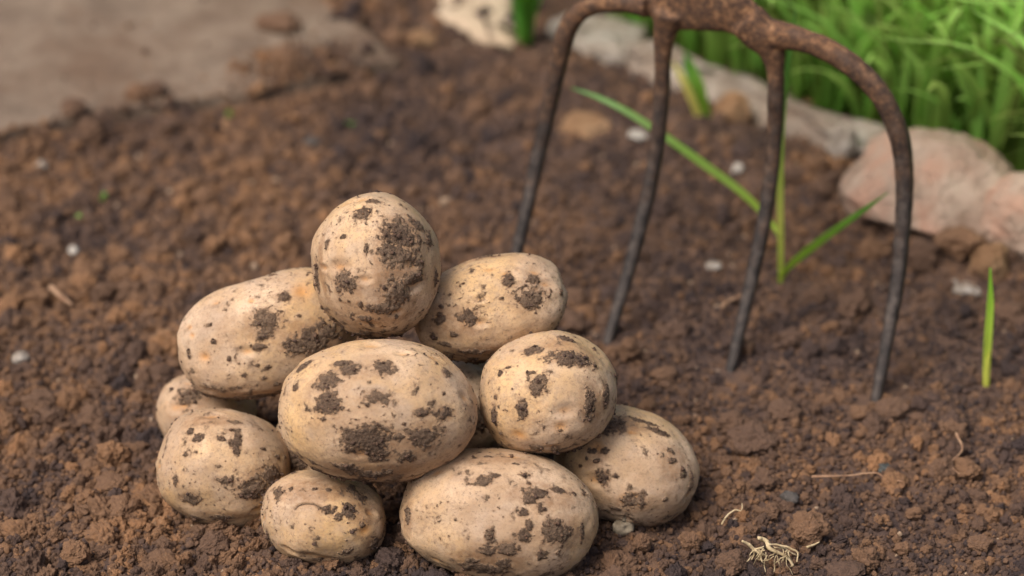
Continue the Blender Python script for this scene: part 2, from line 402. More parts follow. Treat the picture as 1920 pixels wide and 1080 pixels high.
def scatter(n, smin, smax, power, big, seed, lift):
    r = np.random.default_rng(seed)
    Y = r.uniform(.80, 1.72, n); X = r.uniform(-1, 1, n) * (.10 + .235 * Y) + .0
    s = smin * (smax / smin) ** (r.uniform(0, 1, n) ** power)
    ins = inpoly(X, Y, slab_xy); dist = polydist(X, Y, slab_xy); b = beyond(X, Y)
    # soil thins out on the slab away from its edges; little soil among the grass
    dens = fbm(np.stack([X * 14, Y * 14, X * 0], 1), 3, 91)
    fr = np.array([G(575, 125, SLZ)[:2]])[0]; heap = np.exp(-((X - fr[0]) ** 2 + (Y - fr[1]) ** 2) / .030 ** 2)
    pr = np.where(ins, np.clip(np.clip(1.0 - dist / .008 + dens * 1.3, 0, 1) * .8 + heap * .7 + np.clip(dens - .20, 0, 1) * .35, 0, 1), 1.0)
    pr = np.where(b > .02, .25, pr)
    if big: pr = pr * np.clip(.35 + .9 * sstep(-.25, .3, fbm(np.stack([X * 11, Y * 11, X * 0 + 3], 1), 2, 77)), 0, 1)
    keep = r.uniform(0, 1, n) < pr
    X, Y, s, ins, heap = X[keep], Y[keep], s[keep], ins[keep], heap[keep]
    Z = hfun(X, Y); Z = np.where(ins, SLZ + heap * .006 * r.uniform(0, 1, len(X)), Z)
    Z = Z + s * lift * r.uniform(-.6, 1.0, len(X))
    # keep the crumbs from riding up inside the pile of potatoes
    P = np.stack([X, Y, X * 0], 1)
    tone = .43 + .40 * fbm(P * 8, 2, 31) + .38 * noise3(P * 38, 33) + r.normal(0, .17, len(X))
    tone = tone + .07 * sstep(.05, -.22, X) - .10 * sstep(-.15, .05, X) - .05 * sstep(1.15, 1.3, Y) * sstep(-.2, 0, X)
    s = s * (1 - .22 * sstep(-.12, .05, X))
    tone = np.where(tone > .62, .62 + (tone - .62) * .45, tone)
    tone = np.where(r.uniform(0, 1, len(X)) < (.0015 if big else .006), 1.05, tone)
    for fx, fy in FEET[:3]: Z = Z - .0035 * np.exp(-((X - fx) ** 2 + (Y - fy + .006) ** 2) / .010 ** 2)
    if big: tone = tone + .05
    return X, Y, Z, s, tone, r.integers(0, NV_B, len(X)) + NV_S if big else r.integers(0, NV_S, len(X)), r.uniform(0, 6.283, (len(X), 3))
sets = [scatter(190000, .0007, .0022, 1.3, False, 1, .9), scatter(26000, .0019, .0045, 1.5, True, 2, .7), scatter(3400, .0042, .0100, 2.0, True, 3, .35)]
A = [np.concatenate([s[i] for s in sets]) for i in range(7)]
pm = bpy.data.meshes.new("soil_crumbs"); pm.vertices.add(len(A[0]))
pm.vertices.foreach_set("co", np.stack(A[:3], 1).astype(np.float32).ravel())
add_attr(pm, "scl", A[3]); add_attr(pm, "tone", A[4]); add_attr(pm, "pick", A[5], 'INT'); add_attr(pm, "rot", A[6], 'FLOAT_VECTOR')
ng = bpy.data.node_groups.new("scatter_crumbs", 'GeometryNodeTree')
ng.interface.new_socket("Geometry", in_out='INPUT', socket_type='NodeSocketGeometry'); ng.interface.new_socket("Geometry", in_out='OUTPUT', socket_type='NodeSocketGeometry')
gi = ng.nodes.new("NodeGroupInput"); go = ng.nodes.new("NodeGroupOutput"); ci = ng.nodes.new("GeometryNodeCollectionInfo")
ci.inputs["Collection"].default_value = src; ci.inputs["Separate Children"].default_value = True; ci.inputs["Reset Children"].default_value = True
ip = ng.nodes.new("GeometryNodeInstanceOnPoints"); ip.inputs["Pick Instance"].default_value = True
def nattr(name, typ):
    a = ng.nodes.new("GeometryNodeInputNamedAttribute"); a.data_type = typ; a.inputs["Name"].default_value = name; return a.outputs[0]
ng.links.new(gi.outputs[0], ip.inputs["Points"]); ng.links.new(ci.outputs[0], ip.inputs["Instance"])
ng.links.new(nattr("pick", 'INT'), ip.inputs["Instance Index"]); ng.links.new(nattr("rot", 'FLOAT_VECTOR'), ip.inputs["Rotation"]); ng.links.new(nattr("scl", 'FLOAT'), ip.inputs["Scale"])
ng.links.new(ip.outputs[0], go.inputs[0])
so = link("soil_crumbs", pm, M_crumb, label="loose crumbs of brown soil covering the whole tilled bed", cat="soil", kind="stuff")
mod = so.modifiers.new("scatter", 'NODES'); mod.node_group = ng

# ------------------------------------------------------------------ slab and edging stones
def prism_rounded(poly, z0, z1, bev, seed, mat_disp=.0015, step=.006):
    """a thick cast piece following an outline, with worn arrises"""
    P = []
    n = len(poly)
    for i in range(n):
        a, b = poly[i], poly[(i + 1) % n]; k = max(2, int(np.linalg.norm(b - a) / step))
        for t in np.arange(k) / k: P.append(a * (1 - t) + b * t)
    P = np.array(P); d = np.roll(P, -1, 0) - np.roll(P, 1, 0); nrm = np.stack([d[:, 1], -d[:, 0]], 1); nrm /= np.linalg.norm(nrm, axis=1)[:, None]
    cen = P.mean(0)
    area = .5 * np.sum(P[:, 0] * np.roll(P[:, 1], -1) - np.roll(P[:, 0], -1) * P[:, 1])
    if area < 0: nrm = -nrm
    rag = fbm(np.concatenate([P * 32, np.full((len(P), 1), seed)], 1), 3, seed) * bev * .8
    prof = [(0, z0), (0, z1 - bev), (-.3 * bev, z1 - .3 * bev), (-bev, z1), (-bev * 2.2, z1 + .0002)]
    V = []; m = len(P)
    for o, z in prof:
        q = P + nrm * (o + rag[:, None] - .5 * bev)
        V.append(np.concatenate([q, np.full((m, 1), z) + (noise3(np.concatenate([P * 40, np.full((m, 1), seed + z * 90)], 1), seed) * mat_disp)[:, None]], 1))
    V = np.concatenate(V); F = []
    for r in range(len(prof) - 1):
        for k in range(m):
            k2 = (k + 1) % m; F.append((r * m + k, r * m + k2, (r + 1) * m + k2)); F.append((r * m + k, (r + 1) * m + k2, (r + 1) * m + k))
    V = np.concatenate([V, [[cen[0], cen[1], z1]]]); c = len(V) - 1; t0 = (len(prof) - 1) * m
    for k in range(m): F.append((t0 + k, t0 + (k + 1) % m, c))
    F = np.array(F)
    if area < 0: F = F[:, ::-1]
    return V, F
V, F = prism_rounded(slab_xy, -.03, SLZ, .003, 5)
link("paving_slab", mesh_from("paving_slab", V, F), M_slab, label="large grey-beige concrete slab dusted with soil at the far left of the bed", cat="slab")

def rock(name, label, cat, px, py, wpx, hpx, mat, seed, z=0.0, level=5, rough=.22, facets=8, depth=1.0, rotz=0.0, grain=.05, group=None, sink=.35, parent=None, tilt=0.0):
    """a stone or clod whose width and height as seen are wpx, hpx (survey units), standing on the bed near (px,py)"""
    g = G(px, py, z); d = (g - C0) @ V_; w_ = wpx / FP * d / 2; h_ = hpx / FP * d / 2
    v, f = lump(level, seed, rough, 1.0, facets, grain)
    v = v / np.abs(v).max(0)
    hz = math.sqrt(max(h_ ** 2 - (.5 * w_ * depth) ** 2, (.4 * h_) ** 2)) / .87; v = v * np.array([w_, w_ * depth, hz])
    c, s = math.cos(rotz), math.sin(rotz); v = np.stack([v[:, 0] * c - v[:, 1] * s, v[:, 0] * s + v[:, 1] * c, v[:, 2]], 1)
    c, s = math.cos(tilt), math.sin(tilt); v = np.stack([v[:, 0] * c - v[:, 2] * s, v[:, 1], v[:, 0] * s + v[:, 2] * c], 1)
    o = link(name, mesh_from(name, v, f), mat, label=label, cat=cat, group=group, parent=parent)
    zz = z
    for _ in range(4):
        if z == 0.0: zz = gz(g[0], g[1])
        g = G(px, py, zz + hz * (1 - 2 * sink))
    o.location = tuple(g)
    return o
def block(name, label, cat, pxs, z1, mat, seed, bev=.005, z0=-.03):
    poly = np.array([G(x, y, z1)[:2] for x, y in pxs]); V, F = prism_rounded(poly, z0, z1, bev, seed, .002, .005)
    me = mesh_from(name, V, F); return link(name, me, mat, label=label, cat=cat)
block("kerb_stone", "long pale concrete kerb running between the bed and the grass", "kerb", [(1168, 118), (1300, 168), (1420, 215), (1530, 246), (1600, 268), (1720, 300), (1690, 250), (1640, 226), (1560, 192), (1430, 135), (1330, 96), (1262, 72), (1170, 66)], .015, M_kerb, 3, .010)
block("edging_block", "beige cut block at the far end of the edging, left of the green tuft", "block", [(806, 24), (880, 56), (965, 92), (975, 40), (962, -30), (890, -60), (800, -50)], .015, M_beige, 7, .006)
block("edging_stone", "pale whitish edging stone seen through the gap left of the second fork tine", "stone", [(1020, 66), (1100, 92), (1160, 100), (1222, 86), (1226, 40), (1150, 20), (1060, 14), (1022, 30)], .015, M_palestone, 9, .006)
rock("edging_stone", "big pinkish weathered stone right behind the rightmost fork tine", "stone", 1748, 364, 345, 240, M_pinkstone, 41, rough=.09, facets=6, depth=.85, rotz=-.5, sink=.38, tilt=-.06)
rock("edging_stone", "reddish pink stone cut off by the right frame edge, below the grass", "stone", 1950, 425, 215, 215, M_pinkstone, 48, rough=.16, facets=6, depth=.9, rotz=-.3, sink=.3)
rock("brick_fragment", "orange-tan fragment behind the gap between first and second tine", "stone", 1095, 235, 108, 52, M_tanstone, 43, rough=.2, facets=9, sink=.25)
rock("brick_fragment", "orange-tan rounded stone lying against the pale kerb", "stone", 1376, 204, 88, 72, M_tanstone, 44, rough=.2, sink=.2, depth=.8)
rock("stone", "white angular stone standing beside the kerb left of the pink stone", "stone", 1578, 272, 66, 80, M_palestone, 45, facets=7, sink=.08, depth=.6)
rock("stone", "small orange stone wedged between the white stone and the pink stone", "stone", 1625, 256, 46, 60, M_tanstone, 46, facets=8, sink=.2)
rock("stone", "dusty tan stone standing in front of the pink stones at the right", "stone", 1852, 497, 82, 100, M_tanstone, 47, facets=6, sink=.25, rotz=.4)
rock("stone", "pale cream stone lying just left of the single green shoot", "stone", 1808, 540, 66, 30, M_palestone, 49, facets=7, sink=.3)
rock("stone", "ochre stone at the slab's edge near the middle top", "stone", 790, 75, 60, 45, M_tanstone, 50, sink=.3, facets=7)
rock("pebble", "round white pebble between the second and third fork tines", "pebble", 1383, 318, 26, 25, M_whitestone, 51, level=3, rough=.05, sink=.25)
rock("pebble", "oblong whitish pebble just left of the second tine", "pebble", 1194, 253, 42, 18, M_whitestone, 52, level=3, rough=.08, sink=.25)
rock("pebble", "small white pebble on the soil at the far left", "pebble", 138, 470, 21, 20, M_whitestone, 53, level=3, rough=.06, sink=.2)
rock("pebble", "pinkish pale pebble at the upper left below the slab", "pebble", 75, 312, 28, 26, M_palestone, 54, level=3, rough=.1, sink=.25)
rock("pebble", "beige flat pebble at the left edge beside the potatoes", "pebble", 38, 670, 38, 26, M_palestone, 55, level=4, rough=.15, sink=.3)
rock("pebble", "tiny orange-white pebble left of the lowest left potato", "pebble", 206, 786, 20, 20, M_palestone, 56, level=3, rough=.15, sink=.2)
rock("pebble", "small blue-grey stone chip in the right foreground soil", "pebble", 1657, 877, 30, 24, M_bluestone, 57, level=4, rough=.2, sink=.25)
rock("pebble", "dull grey stone above the root tuft in the right foreground", "pebble", 1480, 936, 38, 34, M_greystone, 58, level=4, rough=.2, sink=.25)
rock("pebble", "grey-white chip of stone left of the third fork tine", "pebble", 1338, 498, 34, 22, M_palestone, 59, level=3, rough=.2, sink=.25)
rock("pebble", "pale pebble in the blurred soil under the slab's corner", "pebble", 585, 268, 34, 26, M_greystone, 60, level=3, rough=.2, sink=.3)
CL = [ # label, px, py, w, h, seed
 ("flat-topped brown soil clod right of the pile, below the third tine", 1412, 820, 92, 62, 70),
 ("angular reddish clod at the bottom edge left of the root tuft", 1370, 1062, 68, 62, 71),
 ("crumbly tan clod with pores above the root tuft", 1512, 990, 80, 72, 72),
 ("dull brown clod cut by the bottom edge right of the root tuft", 1582, 1070, 76, 44, 73),
 ("upright brown clod beside the pale bulb", 1204, 1018, 38, 48, 74),
 ("smooth brown clod under the right lower potato", 1292, 1014, 44, 46, 75),
 ("broad dark clod at the foot of the biggest front potato", 1160, 1052, 66, 44, 76),
 ("ochre clod heaped at the foot of the rightmost tine", 1672, 768, 66, 40, 77),
 ("ochre clod left of the rightmost tine's foot", 1612, 772, 44, 34, 78),
 ("pale brown clod in the left foreground beside the lowest left potato", 228, 955, 70, 50, 79),
 ("lumpy clod in the bottom left corner area, sharply lit", 140, 1042, 56, 54, 80),
 ("light square clod at the left, level with the back left potato", 96, 782, 52, 44, 81),
 ("ochre clod right of the light square one at the left", 108, 828, 40, 32, 82),
 ("knobbly brown clod directly left of the small front potato", 400, 1020, 66, 50, 83),
 ("brown clod below the left potato at the bottom edge", 300, 1050, 60, 40, 84),
 ("long brown clod left of the lowest left potato", 200, 905, 68, 34, 85),
 ("two-humped clod in the left foreground", 165, 945, 60, 36, 86),
 ("orange-brown clod beside the second tine's foot", 1180, 660, 44, 56, 87),
 ("light brown clod peeking out right of the upper right potato", 1076, 612, 44, 44, 88),
 ("dark shadowed clod piled below the pink stone", 1800, 448, 90, 66, 89),
 ("dusty brown clod right of the rightmost tine, below the pink stone", 1735, 480, 66, 64, 90),
 ("rounded clod between third and fourth tines below the pink stone", 1640, 470, 56, 54, 91),
 ("brown clod at the right edge above the shoot's foot", 1895, 590, 60, 46, 92),
 ("ochre clod lying on the concrete slab's front edge", 258, 172, 58, 36, 93),
 ("dark brown clod beside the ochre one on the slab", 292, 168, 40, 34, 94),
 ("dark lump of soil on the slab near the top", 522, 40, 84, 46, 95),
 ("ochre lump of soil on the slab's right side", 530, 100, 74, 36, 96),
 ("black-brown clod at the slab's right corner", 575, 160, 70, 44, 97),
 ("orange clod beside the slab's left front corner", 140, 200, 50, 40, 98),
 ("reddish clod among the soil beside the slab's tip", 745, 68, 60, 40, 99),
 ("brown clod near the right edge in front of the shoot", 1790, 800, 66, 40, 101),
 ("dark crumbly clod between the third and fourth tines' feet", 1470, 772, 60, 44, 102),
 ("small tan clod below the thin curved root", 1715, 965, 34, 28, 103),
 ("brown clod in the bottom right corner area", 1840, 1020, 52, 36, 104),
 ("round tan clod between the foreground roots", 1690, 1030, 34, 32, 105),
 ("brown clod behind the third tine's foot", 1395, 650, 48, 34, 106),
 ("grey-brown clod touching the third tine's foot", 1245, 700, 52, 34, 107),
 ("ochre clod in the middle distance behind the top potato", 705, 250, 40, 28, 108),
 ("ochre clump by the left shore of soil, under the slab", 320, 232, 46, 34, 109),
 ("dusty clod at the left edge near mid height", 70, 560, 46, 34, 110),
]
for lb, px, py, w_, h_, sd in CL:
    onslab = bool(inpoly(np.array([G(px, py, SLZ)[0]]), np.array([G(px, py, SLZ)[1]]), slab_xy)[0])
    rock("soil_clod", lb, "soil clod", px, py, w_ * 1.08, h_ * 1.1, M_clod, sd, z=SLZ if onslab else 0.0, level=5, rough=.34, facets=8, grain=.10, sink=.16, group="larger clods in the tilled soil", rotz=rnd.uniform(-.5, .5), depth=rnd.uniform(.8, 1.1))

# ------------------------------------------------------------------ potatoes
D1, D2, D3, D4 = (280, 340, .389), (740, 440, .3889), (280, 680, .3704), (700, 740, .3333)
POT = [ # key, label, cx, cy, a, b, angle, depth ratio, distance, superellipse, taper(e1,e2), patches(frame, list), eyes
 ("T", "rounded potato balanced on top of the pile, soil smeared down its right", 705, 498, 122, 137, 8, 1.0, 1.080, 2.1, (0, .05), D1,
  [(1040,150,25,35),(1080,98,28,15),(1215,260,85,70),(1160,350,62,52),(1220,360,52,42),(1310,398,25,22),(1345,280,26,40),(1290,210,36,26),(940,490,46,42),(905,525,20,20),(1195,540,60,58),(1100,610,45,22),(1040,662,45,16),(1015,597,20,20),(795,450,26,60),(855,305,14,24),(940,265,18,12),(1045,330,9,34),(1150,620,46,26),(1245,165,18,10),(915,570,9,9),(960,580,10,12),(970,660,18,12),(1195,655,15,15),(1380,460,16,36),(1270,470,55,26),(1320,620,10,10)], [(1125,705,14)]),
 ("Lu", "long pale potato slanting at the pile's upper left, half under the top one", 505, 625, 174, 112, 18, .95, 1.118, 2.45, (0, 0), D1,
  [(650,552,32,18),(570,670,60,40),(545,735,28,26),(530,800,28,15),(700,790,40,35),(790,770,70,46),(850,720,60,50),(590,450,22,12),(190,820,12,14),(310,770,18,14),(455,933,16,14),(555,948,20,13),(285,695,20,14),(500,1040,80,22),(610,975,20,16),(725,645,12,8),(385,850,10,14),(575,895,14,10),(520,888,9,9)], [(190,703,16),(205,742,16),(265,850,30),(490,578,18),(735,530,50)]),
 ("C", "large oval potato at the centre of the pile, covered in scattered soil spots", 710, 770, 188, 135, 3, .92, 1.056, 2.12, (0, 0), D3,
  [(910,95,58,40),(905,210,52,46),(880,290,18,15),(1010,40,36,32),(975,5,40,15),(1185,20,42,42),(1150,175,56,30),(1110,210,18,14),(1375,252,35,18),(1495,257,38,28),(1510,50,20,25),(1110,390,100,66),(1150,470,66,42),(1040,385,50,36),(1400,370,68,50),(1310,485,44,32),(1255,380,30,16),(1000,530,60,26),(1120,570,95,30),(780,20,42,18),(740,125,20,20),(1045,290,12,8),(1158,312,11,10),(1490,155,12,14),(1285,312,10,10),(975,225,14,14),(1450,0,14,12),(1180,560,60,20)], []),
 ("RB", "oval potato at the pile's upper right, tucked behind the top potato", 918, 577, 150, 96, 17, 1.0, 1.103, 2.3, (0, 0), D2,
  [(545,220,20,30),(665,213,28,18),(655,310,60,44),(590,310,22,18),(360,390,38,28),(212,400,24,22),(220,350,15,15),(285,480,18,15),(190,490,22,22),(755,270,12,12),(330,238,9,7),(440,110,60,10),(370,570,60,16),(510,310,12,10),(240,530,25,12),(800,280,10,20)], [(212,395,26),(355,400,36),(480,650,20)]),
 ("Rm", "rounded potato right of the centre one with a wide soil smear near its top", 1028, 735, 132, 115, 15, 1.05, 1.077, 2.2, (0, 0), D2,
  [(850,595,100,34),(665,550,42,26),(840,503,38,18),(690,725,42,36),(655,665,22,12),(480,860,18,34),(610,840,22,46),(940,820,26,62),(1020,780,22,48),(485,783,16,14),(510,668,12,14),(797,943,14,10),(970,540,15,15),(1070,690,12,40),(555,640,18,8),(490,915,10,10)], [(800,930,34),(600,970,40)]),
 ("BL", "round potato at the lower left of the pile resting on the soil", 421, 878, 126, 111, -12, 1.1, 1.104, 2.2, (0, 0), D3,
  [(440,390,22,48),(440,440,15,28),(243,385,24,17),(210,350,22,20),(385,597,36,18),(530,630,66,50),(205,695,44,28),(130,600,14,24),(180,468,18,14),(440,300,30,14),(365,385,22,16),(610,565,60,36),(360,785,36,18),(70,475,8,15),(575,435,18,8),(650,480,20,14)], [(130,600,14)]),
 ("B", "small potato at the front with a curved crack in its skin", 608, 971, 119, 91, -8, 1.15, 1.080, 2.2, (0, 0), D3,
  [(655,665,26,32),(715,637,15,15),(837,638,18,14),(900,745,34,16),(960,780,20,22),(1010,750,32,28),(1060,680,32,22),(1030,850,20,12),(1005,962,24,20),(1025,640,18,25),(600,870,12,30),(1140,920,26,40),(905,645,14,10),(1080,820,15,15),(620,912,10,10),(1130,640,50,22),(945,735,14,10)], [(1090,850,40)]),
 ("Fr", "largest potato at the bottom front, cut off by the lower frame edge", 933, 966, 190, 126, -9, 1.0, 1.068, 2.15, (0, 0), D4,
  [(605,488,52,24),(680,455,28,10),(860,455,28,15),(875,498,14,12),(920,555,56,26),(870,595,30,20),(1050,540,46,18),(940,640,24,26),(840,662,24,20),(1015,770,66,56),(1075,790,40,48),(875,740,16,28),(840,795,42,32),(655,800,24,42),(640,870,46,28),(755,868,56,32),(545,955,44,44),(640,985,84,36),(730,950,34,34),(570,355,18,10),(180,685,26,46),(355,960,26,22),(1175,780,12,46),(1180,545,16,28),(1130,560,14,14),(805,388,20,9),(660,350,30,7),(950,900,24,24),(1040,880,18,10)], [(355,930,30)]),
 ("RL", "potato at the lower right of the pile with a pale bare cheek", 1172, 873, 138, 110, -22, 1.1, 1.106, 2.25, (0, 0), D4,
  [(1180,190,80,40),(1330,170,80,46),(1500,140,76,16),(1230,320,24,17),(1305,315,22,22),(1285,465,30,36),(1360,458,18,17),(1195,357,13,12),(1160,400,12,14),(1445,605,38,34),(1510,600,18,34),(1360,640,26,16),(1680,370,28,14),(1790,480,16,54),(1740,440,18,24),(1680,320,24,12),(1640,590,18,12),(1265,370,20,14),(1600,200,60,20)], [(1440,590,50),(1250,300,40)]),
 ("LB", "partly hidden yellowish potato behind the left side of the pile", 387, 774, 93, 79, 0, 1.3, 1.154, 2.1, (0, 0), D3,
  [(210,170,50,40),(150,140,14,12),(190,240,12,8),(145,300,10,10),(110,140,14,10)], []),
 ("M1", "shadowed potato hidden behind the gap between the lower left and small front potatoes", 600, 838, 92, 80, 0, 1.2, 1.125, 2.1, (0, 0), D3, [(740,500,60,40)], []),
 ("M3", "shadowed potato deep in the gap behind the centre and right middle potatoes", 880, 780, 110, 120, 0, 1.1, 1.138, 2.1, (0, 0), D2, [(380,900,60,60)], []),
]
SMEAR = dict(BL=[(300, 290, 150, 60, .7), (590, 590, 130, 90, .75), (380, 780, 150, 40, .8)], B=[(850, 640, 250, 80, .8), (1080, 760, 90, 100, .7), (1130, 930, 60, 90, .8)],
 Rm=[(860, 540, 190, 90, .65), (950, 830, 80, 150, .7), (640, 860, 120, 90, .45)], RL=[(1350, 165, 230, 75, .95), (1240, 330, 100, 110, .65), (1700, 380, 120, 130, .5), (1450, 620, 170, 70, .6)],
 T=[(1190, 400, 130, 240, .85), (950, 480, 110, 100, .5), (820, 420, 40, 190, .8), (1180, 640, 190, 90, .6)], Lu=[(790, 770, 180, 110, .9), (560, 690, 130, 110, .65), (500, 1030, 220, 50, .8), (380, 720, 130, 90, .3)],
 C=[(1120, 560, 300, 80, .85), (1130, 430, 190, 120, .7), (1390, 390, 140, 100, .7), (880, 180, 170, 160, .4), (1040, 40, 220, 60, .5)], RB=[(260, 430, 190, 110, .65), (640, 300, 130, 90, .5), (440, 110, 200, 40, .7), (420, 570, 240, 50, .75)],
 Fr=[(960, 560, 260, 90, .7), (640, 940, 260, 110, .75), (1060, 780, 170, 120, .6), (650, 360, 260, 50, .5), (180, 690, 60, 130, .7)], LB=[(220, 180, 120, 80, .8), (260, 300, 120, 60, .6)])
def local_blob(Vn, c, rx, ry, N):
    """elliptical falloff on the skin around point c, measured along the surface's own tangents"""
    t1 = R_ - N * (R_ @ N); t1 /= np.linalg.norm(t1); t2 = np.cross(N, t1)
    d = Vn - c; q = np.sqrt((d @ t1 / rx) ** 2 + (d @ t2 / ry) ** 2 + (d @ N / max(rx, ry)) ** 2)
    return q
for pi, (key, label, cx, cy, a, b, ang, cr, dist, ex, tp, fr, patches, eyes) in enumerate(POT):
    v, f = ico(5 if key in ("M1", "M3", "LB") else 6)
    ln = (np.abs(v) ** ex).sum(1) ** (1 / ex); p = v / ln[:, None]
    p = p * (1 + .062 * fbm(v * 1.15 + pi * 9.7, 2, 300 + pi) + .016 * fbm(v * 3.4 + pi * 3.1, 3, 320 + pi))[:, None]
    p[:, 0] *= 1 + tp[0] * p[:, 1]; p[:, 1] *= 1 + tp[1] * p[:, 0]
    p = (p - (p.max(0) + p.min(0)) / 2) / ((p.max(0) - p.min(0)) / 2)
    an = math.radians(ang); s = dist / FP
    e1 = R_ * math.cos(an) + U_ * math.sin(an); e2 = -R_ * math.sin(an) + U_ * math.cos(an)
    O = DEP(cx, cy, dist)
    W = np.outer(p[:, 0] * a * s, e1) + np.outer(p[:, 1] * b * s, e2) - np.outer(p[:, 2] * b * cr * s, V_)
    if np.cross(e1, e2) @ (-V_) < 0: f = f[:, ::-1]
    N = vnormals(W, f)
    if (N * W).sum() < 0: f = f[:, ::-1]; N = -N
    WW = W + O; px, py, _ = project(WW); front = (N * (C0 - WW)).sum(1) > 0
    def at(x, y):
        X, Y = fr[0] + x * fr[2], fr[1] + y * fr[2]
        d = np.hypot(px - X, py - Y) + np.where(front, 0, 1e6); return int(d.argmin())
    # eyes and shallow dimples
    eye = np.zeros(len(W)); disp = np.zeros(len(W))
    for x, y, r in eyes:
        i = at(x, y); q = local_blob(W, W[i], r * fr[2] * s, r * fr[2] * s * .8, N[i]); eye = np.maximum(eye, np.exp(-q * q * 1.2)); disp -= .0007 * np.exp(-q * q * 1.6)
    rr = np.random.default_rng(900 + pi)
    for _ in range(5):
        i = rr.integers(0, len(W)); r = rr.uniform(.010, .016); q = local_blob(W, W[i], r, r * .7, N[i]); disp -= rr.uniform(.0006, .0018) * np.exp(-q * q)
    for _ in range(14):
        i = rr.integers(0, len(W)); r = rr.uniform(.003, .006); q = local_blob(W, W[i], r, r * .55, N[i])
        disp -= rr.uniform(.0005, .0013) * np.exp(-q * q) - .0003 * np.exp(-(q - 1.3) ** 2 * 3); eye = np.maximum(eye, .75 * np.exp(-q * q * 5))
    # clinging soil: mapped patches, plus scattered flecks, with ragged borders
    m = np.full(len(W), -1.0)
    wob = fbm(W * 520 + pi * 3, 4, 500 + pi, .75); wob2 = fbm(W * 190 + pi * 5, 3, 510 + pi, .6)
    for x, y, rx, ry in patches:
        if max(rx, ry) < 24: rx, ry = rx * .78, ry * .70
        i = at(x, y); q = local_blob(W, W[i], rx * 1.12 * fr[2] * s, ry * 1.12 * fr[2] * s, N[i])
        m = np.maximum(m, 1.0 - q)
    stain = np.clip((m + .70) * 1.25, 0, 1) * (.5 + .5 * sstep(-.2, .35, wob2))
    for x, y, rx, ry, am in SMEAR.get(key, []):
        i = at(x, y); q = local_blob(W, W[i], rx * fr[2] * s, ry * fr[2] * s, N[i])
        stain = np.maximum(stain, am * sstep(1.2, .55, q + .35 * wob2) * (.75 + .25 * sstep(-.3, .4, wob2)))
    patch = m * 1.0 + .95 * wob + .70 * wob2 + .02
    patch = np.where(m > -.6, patch, -1)
    fn = fbm(W * 560 + 40 + pi, 3, 520 + pi, .6); cl = sstep(-.1, .5, fbm(W * 45 + pi, 2, 530 + pi))
    fleck = (fn - .62 + .22 * cl) * 1.8
    # the underside and the far side rub in soil too, more than the cheeks shown to us
    low = sstep(.0, -.9, N[:, 2]) * .5 + np.where(front, 0, .25)
    under = (wob2 - .55 + low) * 1.3
    field = np.maximum(np.maximum(patch, fleck), np.where(m > -1.5, under, -1))
    dirt = np.clip(field * .75 + .45, 0, 1)
    thick = sstep(.40, .95, dirt)
    disp += thick * (.00035 + .0007 * np.clip(fbm(W * 700, 3, 540 + pi, .7) + .35, 0, 1.2))
    if key == "B":                                  # the curved crack across the small front potato
        cr_px = [(735,742),(755,725),(790,714),(830,716),(860,730),(890,748),(925,765)]
        cq = np.full(len(W), 9.0)
        pts, _ = catmull([W[at(x, y)] for x, y in cr_px], n=10)
        for c in pts: cq = np.minimum(cq, np.linalg.norm(W - c, axis=1))
        cq = cq / .0006; disp -= .0006 * np.exp(-cq * cq); dirt = np.maximum(dirt, .66 * np.exp(-cq * cq * 1.2)); stain = np.maximum(stain, np.exp(-cq * .3) * .7)
    W2 = W + N * disp[:, None]
    me = mesh_from("potato", W2, f); add_attr(me, "dirt", dirt); add_attr(me, "stain", stain); add_attr(me, "eye", eye)
    po = link("potato", me, M_potato, label=label, cat="potato", group="potatoes heaped on the soil", loc=tuple(O))
    # loose grains standing proud of the smears
    cand = np.nonzero(dirt > .60)[0]
    if len(cand):
        k = min(260, len(cand) // 6 + 4); pick = rr.choice(cand, k, replace=False); parts = []
        rim = np.nonzero(~front & (W[:, 2] > -0.2) | (np.abs((N * (C0 - WW)).sum(1)) < .25))[0]
        pick = np.concatenate([pick, rr.choice(rim, min(70, len(rim)), replace=False)])
        for i in pick:
            lv, lf = lump(1, int(i) % 17 + 600, .4, .8, 6); r = .00035 * (1 + 2.2 * rr.uniform() ** 3)
            parts.append((lv * r * rr.uniform(.7, 1.3, 3) + W2[i] + N[i] * r * .3, lf))
        gv, gf = join(parts); link("clinging_grains", mesh_from("clinging_grains", gv, gf), M_ground, parent=po, kind="stuff")

